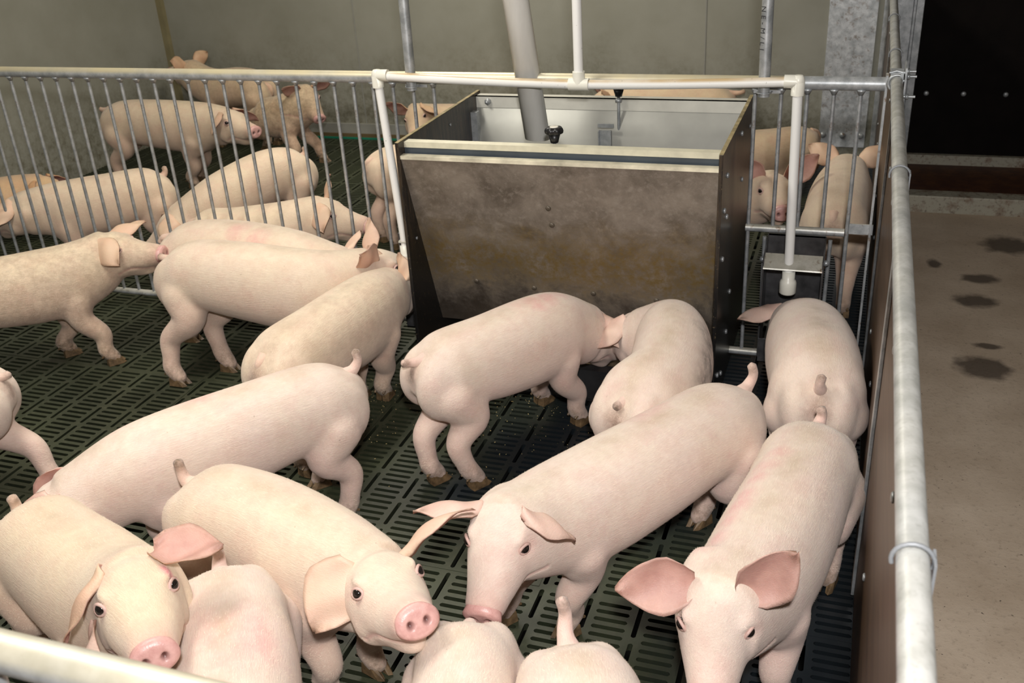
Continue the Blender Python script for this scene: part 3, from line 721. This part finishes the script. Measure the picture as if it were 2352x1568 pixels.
    for i in range(0, 64, 2):
        dd_ = np.linalg.norm(co[:, :2] - q[i, :2], axis=1); m_ = dd_ < best; best[m_] = dd_[m_]; idx[m_] = i
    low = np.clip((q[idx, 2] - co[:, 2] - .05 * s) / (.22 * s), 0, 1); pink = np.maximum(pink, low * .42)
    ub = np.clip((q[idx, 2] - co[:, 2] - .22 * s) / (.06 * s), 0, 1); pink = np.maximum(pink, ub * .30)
    drt = np.maximum(drt, np.clip((.13 * s - co[:, 2]) / (.09 * s), 0, 1) * (.4 + dirty)); drt = np.maximum(drt, dirty * .22 + max(0, dirty - .5) * .5)
    anus = np.linalg.norm((co - (T - hz * .03 * s - np.array([0, 0, .055 * s]))) * [1, 1, .7], axis=1); pink = np.maximum(pink, np.clip(1 - anus / .045, 0, 1) * .8); drt = np.maximum(drt, np.clip(1 - anus / .05, 0, 1) * .7)
    ph = rng.uniform(0, 6.3, 6)
    wob = .25 * (np.sin(co[:, 0] * 37 + ph[0]) + np.sin(co[:, 1] * 41 + ph[1]) + np.sin(co[:, 2] * 53 + ph[2]))
    top = np.clip(1 - (q[idx, 2] - co[:, 2]) / (.05 * s), 0, 1)
    for x, y, z, rx, a in marks:
        dm = np.linalg.norm(co - (np.array([x, y, z]) if z < 50 else H(x, y, z - 100)), axis=1); mk = np.maximum(mk, a * np.clip(1.3 - dm / rx + wob * .5, 0, 1))
    for (x, y, z, rx, a) in dirt:
        dm = np.linalg.norm(co - np.array([x, y, z]), axis=1); drt = np.maximum(drt, a * np.clip(1.5 - dm / rx + wob * .6, 0, 1))
    # local space of the pig
    mid = (T + Sh) / 2; rz = math.atan2(Sh[1] - T[1], Sh[0] - T[0]); ca, sa = math.cos(-rz), math.sin(-rz)
    def loc(p):
        p = np.atleast_2d(np.asarray(p, float)) - [mid[0], mid[1], 0]
        return np.stack([p[:, 0] * ca - p[:, 1] * sa, p[:, 0] * sa + p[:, 1] * ca, p[:, 2]], 1)
    root = empty('pig', (mid[0], mid[1], 0), rz); tag(root, label, 'pig', group)
    me.vertices.foreach_set('co', loc(co).astype(np.float32).ravel()); me.update()
    me.polygons.foreach_set('use_smooth', [True] * len(me.polygons))
    set_attr(me, 'dorsal', np.clip(1 - np.abs(((co - q[idx]) * X[idx]).sum(1)) / (.055 * s), 0, 1) * np.clip(1 - (q[idx, 2] - co[:, 2]) / (.10 * s), 0, 1) * (hl[:, 1] < .0))
    set_attr(me, 'pink', pink); set_attr(me, 'dirt', np.clip(drt, 0, 1)); set_attr(me, 'mark', mk)
    me.materials.clear(); b_ = link('body', me, SKIN, root); b_.color = (*tint, 1)
    def part(name, vs, fs, mat, smooth=True):
        m_ = bpy.data.meshes.new(name); m_.from_pydata(loc(vs).tolist(), [], fs); m_.polygons.foreach_set('use_smooth', [smooth] * len(fs)); m_.update()
        o_ = link(name, m_, mat, root); o_.color = (*tint, 1); return o_, m_
    # short pale bristles lying back along the coat
    nh = (24000 if vox < .0068 else 0) if hair is None else hair
    if nh:
        nv_ = np.empty(n * 3, np.float32); me.vertices.foreach_get('normal', nv_); nv_ = nv_.reshape(-1, 3).astype(float)
        lc = loc(co); pk = rng.choice(n, nh, replace=True); pk = pk[(hl[pk, 1] < .17) & (co[pk, 2] > .05 * s)]
        tl_ = tgf[idx[pk]]; tl_ = np.stack([tl_[:, 0] * ca - tl_[:, 1] * sa, tl_[:, 0] * sa + tl_[:, 1] * ca, tl_[:, 2]], 1)
        nn_ = nv_[pk]; dr = -tl_ + [0, 0, -.55] + rng.normal(0, .22, (len(pk), 3)); dr -= nn_ * (dr * nn_).sum(1)[:, None]; dr /= np.linalg.norm(dr, axis=1)[:, None] + 1e-9
        sd_ = np.cross(nn_, dr); ln = rng.uniform(.007, .012, len(pk))[:, None] * np.where(hl[pk, 1] > -.03, .6, 1.)[:, None]
        p0 = lc[pk] - nn_ * .0006 + sd_ * rng.normal(0, .002, (len(pk), 1)); tip_ = p0 + (dr * .90 + nn_ * rng.uniform(.10, .30, (len(pk), 1))) * ln
        V = np.concatenate([p0 - sd_ * .00030, p0 + sd_ * .00030, tip_], 0); q_n = len(pk)
        hm = bpy.data.meshes.new('hair'); hm.from_pydata(V.tolist(), [], [(a, a + q_n, a + 2 * q_n) for a in range(q_n)])
        ho = link('hair', hm, HAIR, root); ho['kind'] = 'stuff'
    # ears
    for i, sd in enumerate((-1, 1)):
        e = dict(d=(.80, .25, .45), n=(.10, .90, -.15), len=.150, w=.112, cup=.55, droop=.35, tip=.0)
        if ears:
            ee = ears[i] if isinstance(ears, (list, tuple)) else ears
            if ee == 'none': continue
            e.update(ee)
        dl = nrm(hx * e['d'][0] * sd + fy * e['d'][1] + uz * e['d'][2]); nn = hx * e['n'][0] * sd + fy * e['n'][1] + uz * e['n'][2]
        nn = nrm(nn - dl * (nn @ dl)); wx = np.cross(dl, nn)
        vs, fs, inner, tt, ss = ear_mesh(e['len'] * hs, e['w'] * hs, e['cup'], e['droop'], e['tip'])
        o_, m_ = part('ear', H(.060 * sd, -.002, .040) - dl * .019 * hs + vs @ np.stack([wx, dl, nn]), fs, EAR)
        set_attr(m_, 'inner', inner * np.clip(1.15 - ss * .4, 0, 1)); set_attr(m_, 'dirt', np.clip((tt - .78) / .22, 0, 1) * .75 + np.clip((ss - .8) / .2, 0, 1) * .30 + .08)
    # eyes
    if eye:
        for sd in (-1, 1):
            eb = MB(); ellipsoid(eb, H(.0595 * sd, .072, .014), (hx, fy, uz), np.array([.0118] * 3) * hs, 8); o_, _m = part('eye', eb.v, eb.f, EYEM)
            lb = MB(); ax = nrm(hx * sd * .80 + fy * .55 + uz * .28); u1 = nrm(np.cross(ax, uz)); v1 = np.cross(u1, ax)
            c_ = H(.0595 * sd, .072, .014) + ax * .0040 * hs
            lb.tube([c_ + (u1 * math.cos(t) * .0130 + v1 * math.sin(t) * .0095) * hs + ax * (-.0012 * math.cos(2 * t)) * hs for t in np.linspace(0, 2 * math.pi, 15)], 0.0034 * hs, 8, caps=False); part('eyelid', lb.v, lb.f, LID)
    # snout disc with two nostrils
    nr_, na = 12, 40; vs = []; nos = []
    for i in range(nr_ + 1):
        r_ = i / nr_
        for k in range(na):
            t = 2 * math.pi * k / na; x = .0415 * r_ * math.cos(t); z = .0335 * r_ * math.sin(t) * (1.0 if math.sin(t) > 0 else .92)
            g_ = max(math.exp(-(((x - .0155 * q_) / .0058) ** 2 + ((z - .001) / .0075) ** 2) ** 1.5) for q_ in (-1, 1))
            y = .2275 - .0085 * r_ ** 4 - .010 * g_ + .0015 * math.exp(-((r_ - .8) / .15) ** 2); y -= z * .10
            vs.append(H(x, y, -.0165 + z)); nos.append(g_)
    for k in range(na):
        t = 2 * math.pi * k / na; vs.append(H(0.038 * math.cos(t), .203, -.0165 + .032 * math.sin(t))); nos.append(0)
    fs = [(i * na + k, i * na + (k + 1) % na, (i + 1) * na + (k + 1) % na, (i + 1) * na + k)[::-1] for i in range(nr_ + 1) for k in range(na)]
    o_, m_ = part('snout', vs, fs, SNOUT); set_attr(m_, 'nostril', nos)
    # hooves
    for F, f, x in hooves:
        hb = MB()
        for sd in (-1, 1):
            c = F + x * sd * .0135 * s + f * .010 * s; z0 = F[2]
            g = lambda a, b, z: c + f * a * s + x * sd * b * s + np.array([0, 0, z * s])
            vs = [g(-.030, -.0105, .001), g(.034, -.008, .001), g(.028, .0085, .001), g(-.026, .0125, .001), g(-.028, -.010, .034), g(.006, -.009, .036), g(.004, .010, .034), g(-.022, .012, .032), g(.043, .000, .003), g(.012, .0, .0365)]
            hb.add(vs, [(3, 2, 8, 1, 0), (4, 5, 9, 6, 7), (0, 1, 5, 4), (1, 8, 9, 5), (8, 2, 6, 9), (2, 3, 7, 6), (3, 0, 4, 7)])
            dc = F - f * .028 * s + x * sd * .017 * s + np.array([0, 0, .052 * s])
            hb.tube([dc + f * .012 * s, dc - f * .006 * s - np.array([0, 0, .012 * s])], [.0075 * s, .0035 * s], 6)
        part('hoof', hb.v, hb.f, HOOF, False)
    # docked tail
    bk = -hz; b0 = T + hz * .012 * s - np.array([0, 0, .012 * s]); Z = np.array([0, 0, 1.]); sx = X[0]
    tl = tail_len * s
    sh_ = {'up': [(0, 0), (.35, .18), (.55, .55), (.50, 1.0)], 'back': [(0, 0), (.40, .05), (.8, .10), (1.15, .22)], 'down': [(0, 0), (.42, -.05), (.60, -.4), (.55, -.95)], 'flat': [(0, 0), (.45, .04), (.75, -.15), (.9, -.4)]}[tail]
    pts, us_, d_ = catmull([b0 + bk * a * tl + Z * b * tl + sx * (.12 * math.sin(3 * k_)) * tl for k_, (a, b) in enumerate(sh_)], 14)
    tb = MB(); tb.tube(pts, list(np.interp(us_, [0, .25, .6, .95, 1], np.array([.025, .0165, .0125, .0120, .0035]) * s)), 14)
    m_ = bpy.data.meshes.new('tail'); m_.from_pydata(loc(tb.v).tolist(), [], tb.f); m_.polygons.foreach_set('use_smooth', tb.sm)
    set_attr(m_, 'pink', np.full(len(tb.v), .45)); set_attr(m_, 'mark', np.zeros(len(tb.v))); set_attr(m_, 'dirt', np.clip((np.r_[np.repeat(us_, 14), np.zeros(14), np.ones(14)] - .5) / .5, 0, 1) * .9)
    o_ = link('tail', m_, SKIN, root); o_.color = (*tint, 1)
    return root

SIDE = dict(d=(.86, .10, .42), n=(.05, .95, -.10), droop=.25, cup=.55)
EUP = dict(d=(.90, -.22, .22), n=(.02, .42, .88), droop=.12, cup=.6, len=.155, w=.125)
FWD = dict(d=(.70, .62, .05), n=(.35, .35, -.80), droop=.45, cup=.6)
FLOP = dict(d=(.78, .35, -.30), n=(-.75, .45, -.55), droop=.5, cup=.5)
BACK = dict(d=(.70, -.55, .35), n=(.62, .62, -.25), droop=.15, cup=.5)
UP = dict(d=(.55, -.10, .85), n=(.30, .90, .10), droop=.15, cup=.6)
YEL = (.97, .91, .77); PK = (1.0, .97, .97); YE2 = (.90, .80, .60)
N3 = (None,) * 4
make_pig('pale pig feeding at the middle of the feeder trough, pink streak on its back', (-1.215, -.965, .425), (-.930, -.55), (-.845, -.375, .365), (-.785, -.275, .165), B=(-1.075, -.79), feet=((-1.204, -.971), (-1.075, -.965), (-1.024, -.437), (-.863, -.539)), tail='back', tail_len=.06, tint=PK, ears=FLOP, marks=[(-1.0, -.69, .478, .035, .4), (-.97, -.64, .478, .04, .7), (-.94, -.59, .478, .04, .7), (-.91, -.545, .475, .035, .5)], dirt=[(-.98, -.70, .36, .03, .8)], vox=.0055)
make_pig('pig bending left into the feeder with a grey dirt patch on its flank', (-.605, -1.01, .39), (-.565, -.52, .47), (-.70, -.395, .375), (-.805, -.275, .175), B=(-.525, -.79, .475), tail='back', tail_len=.035, tint=PK, ears=FLOP, dirt=[(-.44, -.66, .40, .06, 1.), (-.42, -.73, .36, .07, 1.), (-.425, -.82, .36, .06, .9), (-.605, -1.03, .33, .03, .9)], vox=.0055)
make_pig('pig drinking at the right drinker, seen from behind beside the partition', (-.104, -.875, .42), (-.165, -.34, .43), (-.215, -.165, .35), (-.235, -.02, .165), B=(-.125, -.65), girth=1.1, tail='up', tail_len=.06, tint=PK, ears=[dict(FLOP, d=(.9, .1, -.1)), FLOP], dirt=[(-.11, -.45, .47, .05, .35), (-.10, -.60, .48, .05, .3), (-.10, -.93, .37, .03, .8)], vox=.0055)
make_pig('pig beside the partition facing the camera with large upright ears', (-.095, -1.075), (-.197, -1.61), (-.243, -1.77, .485), (-.232, -1.885, .31), B=(-.14, -1.36), tail='up', tail_len=.05, tint=PK, ears=[dict(EUP, d=(.62, -.50, .60), n=(.25, .55, .75), len=.14, w=.125), dict(EUP, d=(.97, .20, .02), n=(.0, .50, .85), len=.15, droop=.2)], marks=[(-.17 - .018 * k, -1.30 - .05 * k, .465, .035, .55) for k in range(8)], vox=.005)
make_pig('large pale pig in the middle with forward ears and its snout on another pig', (-.29, -.94), (-.65, -1.49), (-.720, -1.645, .495), (-.715, -1.80, .335), B=(-.475, -1.245), feet=(None, None, (-.626, -1.488), (-.791, -1.486)), tail='up', tint=PK, ears=[dict(FWD, d=(.75, -.05, -.45), n=(-.15, .75, -.60), droop=.5, cup=.8, len=.14), dict(FWD, d=(.93, .10, .12), n=(.1, .75, -.65), droop=.45, len=.155)], marks=[(-.52, -1.20, .48, .06, .5)], dirt=[(-.36, -1.15, .30, .02, .4)], vox=.005)
make_pig('pale pig seen from above, its rump under the snout of the large pig', (-.705, -1.90, .375), (-.66, -2.36, .44), (-.71, -2.47, .41), (-.76, -2.53, .21), B=(-.65, -2.12, .45), s=.94, girth=.9, tail='down', tail_len=.05, tint=PK, vox=.006)
make_pig('pig at the lower edge with an upright dirty tail stub', (-.485, -1.955, .43), (-.31, -2.40), (-.25, -2.52, .44), (-.20, -2.58, .22), B=(-.38, -2.16), tail='up', tail_len=.09, tint=PK, vox=.006, dirt=[(-.37, -2.16, .49, .03, .4)])
make_pig('pig with raised pink snout resting its chin on a neighbouring rump', (-1.50, -1.68), (-1.05, -1.80, .485), (-.92, -1.868, .495), (-.752, -2.03, .50), B=(-1.27, -1.72), tail='up', tail_len=.065, tint=(1, .96, .88), ears=[dict(FWD, d=(.70, .0, .72), n=(.65, .45, -.6), len=.175, droop=1.0), dict(FLOP, d=(.62, .0, -.72), n=(-.35, -.85, -.3), len=.150, w=.145, droop=.1, cup=.35)], vox=.005)
make_pig('yellowish pig lifting its head above the near rail, red mark by its eye', (-1.80, -1.90), (-1.41, -2.06, .545), (-1.29, -2.12, .605), (-1.125, -2.275, .55), B=(-1.60, -1.98, .515), tail='up', tail_len=.06, tint=YEL, ears=[dict(EUP, d=(.95, .50, -.10), n=(.30, .30, .85), len=.135, w=.115, droop=.25), dict(FLOP, d=(.75, .05, -.62), n=(-.65, .3, -.5), len=.15)], marks=[(-.068, .050, 100.030, .018, 2.2)], vox=.005)
make_pig('pig nosing down between two others, only back and tail in view', (-1.24, -1.94), (-.98, -2.33), (-.88, -2.46, .44), (-.81, -2.56, .24), B=(-1.10, -2.12), tail='up', tail_len=.06, tint=PK, vox=.006, marks=[(-1.05, -2.15, .48, .1, .5)])
make_pig('pig mostly hidden under the near rail with one pink ear showing', (-1.98, -2.50), (-1.43, -2.43), (-1.25, -2.36, .45), (-1.10, -2.26, .30), tail='down', tint=PK, ears=UP, vox=.007)
make_pig('long pale pig across the middle, head lowered out of sight', (-1.376, -1.087), (-1.745, -1.58), (-1.88, -1.725, .40), (-2.01, -1.79, .24), B=(-1.555, -1.33), feet=((-1.372, -1.23), (-1.539, -1.068), None, None), tail='up', tail_len=.07, tint=PK, ears=dict(FLOP, d=(.15, .9, -.5), n=(-.9, .1, .1)), marks=[(-1.65, -1.40, .475, .045, .7), (-1.70, -1.43, .46, .035, .4)], vox=.0055)
make_pig('pig walking off at the left edge, only its hindquarters in view', (-2.43, -1.34, .42), (-2.90, -1.60), (-3.04, -1.68, .45), (-3.20, -1.78, .28), feet=((-2.52, -1.52), (-2.36, -1.33), None, None), tail='back', tail_len=.05, tint=PK, vox=.0065)
make_pig('dirty pig at the left nosing the tail of another', (-3.33, -.86), (-2.87, -.505, .487), (-2.79, -.40, .507), (-2.585, -.35, .42), B=(-3.07, -.71), feet=(None, None, (-3.008, -.51), (-2.773, -.534)), tail='back', tint=YEL, dirty=.8, ears=[dict(FWD, d=(.5, .6, .3)), dict(FLOP, d=(.58, .60, -.22), n=(-.80, .15, -.5), len=.155, w=.12)], vox=.0055)
make_pig('pale pig drinking at the left drinker in front of the bar fence', (-2.45, -.46, .45), (-1.84, -.45, .51), (-1.70, -.30, .475), (-1.545, -.165, .36), B=(-2.14, -.48, .53), s=1.06, feet=((-2.28, -.47), (-2.408, -.613), None, None), tail='back', tail_len=.05, tint=(1, .96, .88), ears=[dict(UP, d=(.45, .10, .9), len=.13), dict(BACK, n=(-.62, -.62, .35), len=.14)], vox=.0055)
make_pig('pig along the bar fence with a pink patch on its back', (-2.64, -.215, .43), (-2.03, -.24, .49), (-1.84, -.22, .43), (-1.68, -.115, .27), B=(-2.33, -.20, .50), s=1.02, tail='flat', tail_len=.06, tint=(1, .96, .88), marks=[(-2.27, -.24, .48, .05, .55), (-2.18, -.27, .47, .05, .55)], vox=.006)
make_pig('dirty-backed pig squeezing in beside the left board of the feeder', (-1.69, -1.06, .42), (-1.60, -.53), (-1.605, -.345, .43), (-1.59, -.175, .27), B=(-1.63, -.82), feet=(None, None, None, (-1.581, -.537)), tail='down', tail_len=.04, tint=(1, .95, .84), dirty=.6, ears=[dict(UP, d=(.30, -.05, .85), len=.115), dict(UP, d=(-.25, -.25, .85), len=.10, w=.08)], vox=.0055)
# beyond the fence
make_pig('long pig behind the bars at the far left, facing left', (-3.21, .52), (-3.56, .19), (-3.70, .09, .45), (-3.89, .07, .29), B=(-3.35, .34), tail='up', tail_len=.05, tint=YEL, ears=FLOP, vox=.0075)
make_pig('pig behind the bars with its head low towards the camera', (-2.66, .90, .44), (-2.89, .44, .45), (-3.02, .28, .35), (-3.15, .20, .15), B=(-2.78, .71, .50), tail='up', tail_len=.05, tint=YEL, ears=FLOP, vox=.0075)
make_pig('pig close behind the bars in profile, nose by the left drinker', (-2.78, .14, .36), (-2.37, .19, .445), (-2.225, .28, .455), (-2.03, .32, .325), B=(-2.60, .16, .415), tail='down', tint=YEL, ears=[dict(UP, len=.12), FLOP], vox=.007)
make_pig('pig standing side-on in the far corner behind the bars', (-4.38, 1.56, .47), (-3.74, 1.60, .51), (-3.55, 1.58, .49), (-3.335, 1.51, .385), s=1.08, feet=((-4.5, 1.70), None, (-3.9, 1.70), (-3.86, 1.56)), tail='back', tail_len=.05, tint=YEL, ears=FLOP, vox=.008)
make_pig('pig in the far corner with ears raised above the top rail', (-3.82, 2.46), (-4.25, 2.49, .52), (-4.41, 2.50, .58), (-4.60, 2.54, .50), tail='down', tint=YE2, ears=dict(SIDE, d=(.85, -.1, .35), len=.13), dirty=.7, vox=.008)
make_pig('muddy pig sitting by the back wall and looking out between the bars', (-3.72, 2.17, .32), (-3.46, 2.16, .46), (-3.36, 2.18, .50), (-3.245, 2.10, .315), B=(-3.59, 2.16, .42), feet=('none', 'none', (-3.31, 2.18), (-3.42, 2.04)), tail='down', tint=YE2, dirty=1., ears=SIDE, vox=.008)
make_pig('pig lying by the back wall left of the feeder, face to the camera', (-2.05, 2.50, .30), (-2.56, 2.42, .33), (-2.68, 2.28, .37), (-2.64, 2.12, .21), legs=False, lying=True, tail='down', tint=YE2, ears=[FLOP, dict(SIDE, d=(.8, -.2, .5))], vox=.008, roll=.25)
make_pig('pig behind the bars by the feeder with its rump towards the camera', (-2.26, .84, .45), (-1.92, 1.29), (-1.80, 1.43, .45), (-1.67, 1.55, .3), tail='down', tail_len=.04, tint=YEL, vox=.0075, girth=1.1)
make_pig('pig beyond the feeder with just its back showing over the hopper', (-.77, 2.46), (-1.30, 2.42), (-1.48, 2.38, .46), (-1.66, 2.28, .3), tail='back', tint=YE2, vox=.009)
make_pig('pig lying against the back wall right of the feeder', (-.30, 2.25, .28), (-.70, 2.02, .31), (-.82, 1.92, .28), (-.96, 1.80, .14), legs=True, lying=True, feet=((-.55, 1.97), 'none', 'none', 'none'), tail='down', tint=YE2, vox=.008)
make_pig('pig peering through the bars above the right drinker, snout raised', (-1.14, .92, .42), (-.60, .86, .45), (-.385, .80, .49), (-.325, .585, .385), B=(-.87, .91), tail='down', tint=YEL, ears=dict(SIDE, d=(.70, -.05, .62), len=.16, w=.13), vox=.006)
make_pig('pig facing away along the partition behind the right drinker', (-.13, .44, .44), (-.11, 1.02), (-.10, 1.20, .46), (-.09, 1.38, .30), girth=1.08, tail='down', tail_len=.04, tint=YEL, ears=SIDE, vox=.007)
make_pig('ginger-stained pig lying at the far left behind the others', (-4.62, .42, .29), (-4.33, .68, .32), (-4.20, .74, .32), (-3.98, .70, .20), legs=False, lying=True, tail='down', tint=(1.0, .78, .5), ears=FLOP, vox=.009)
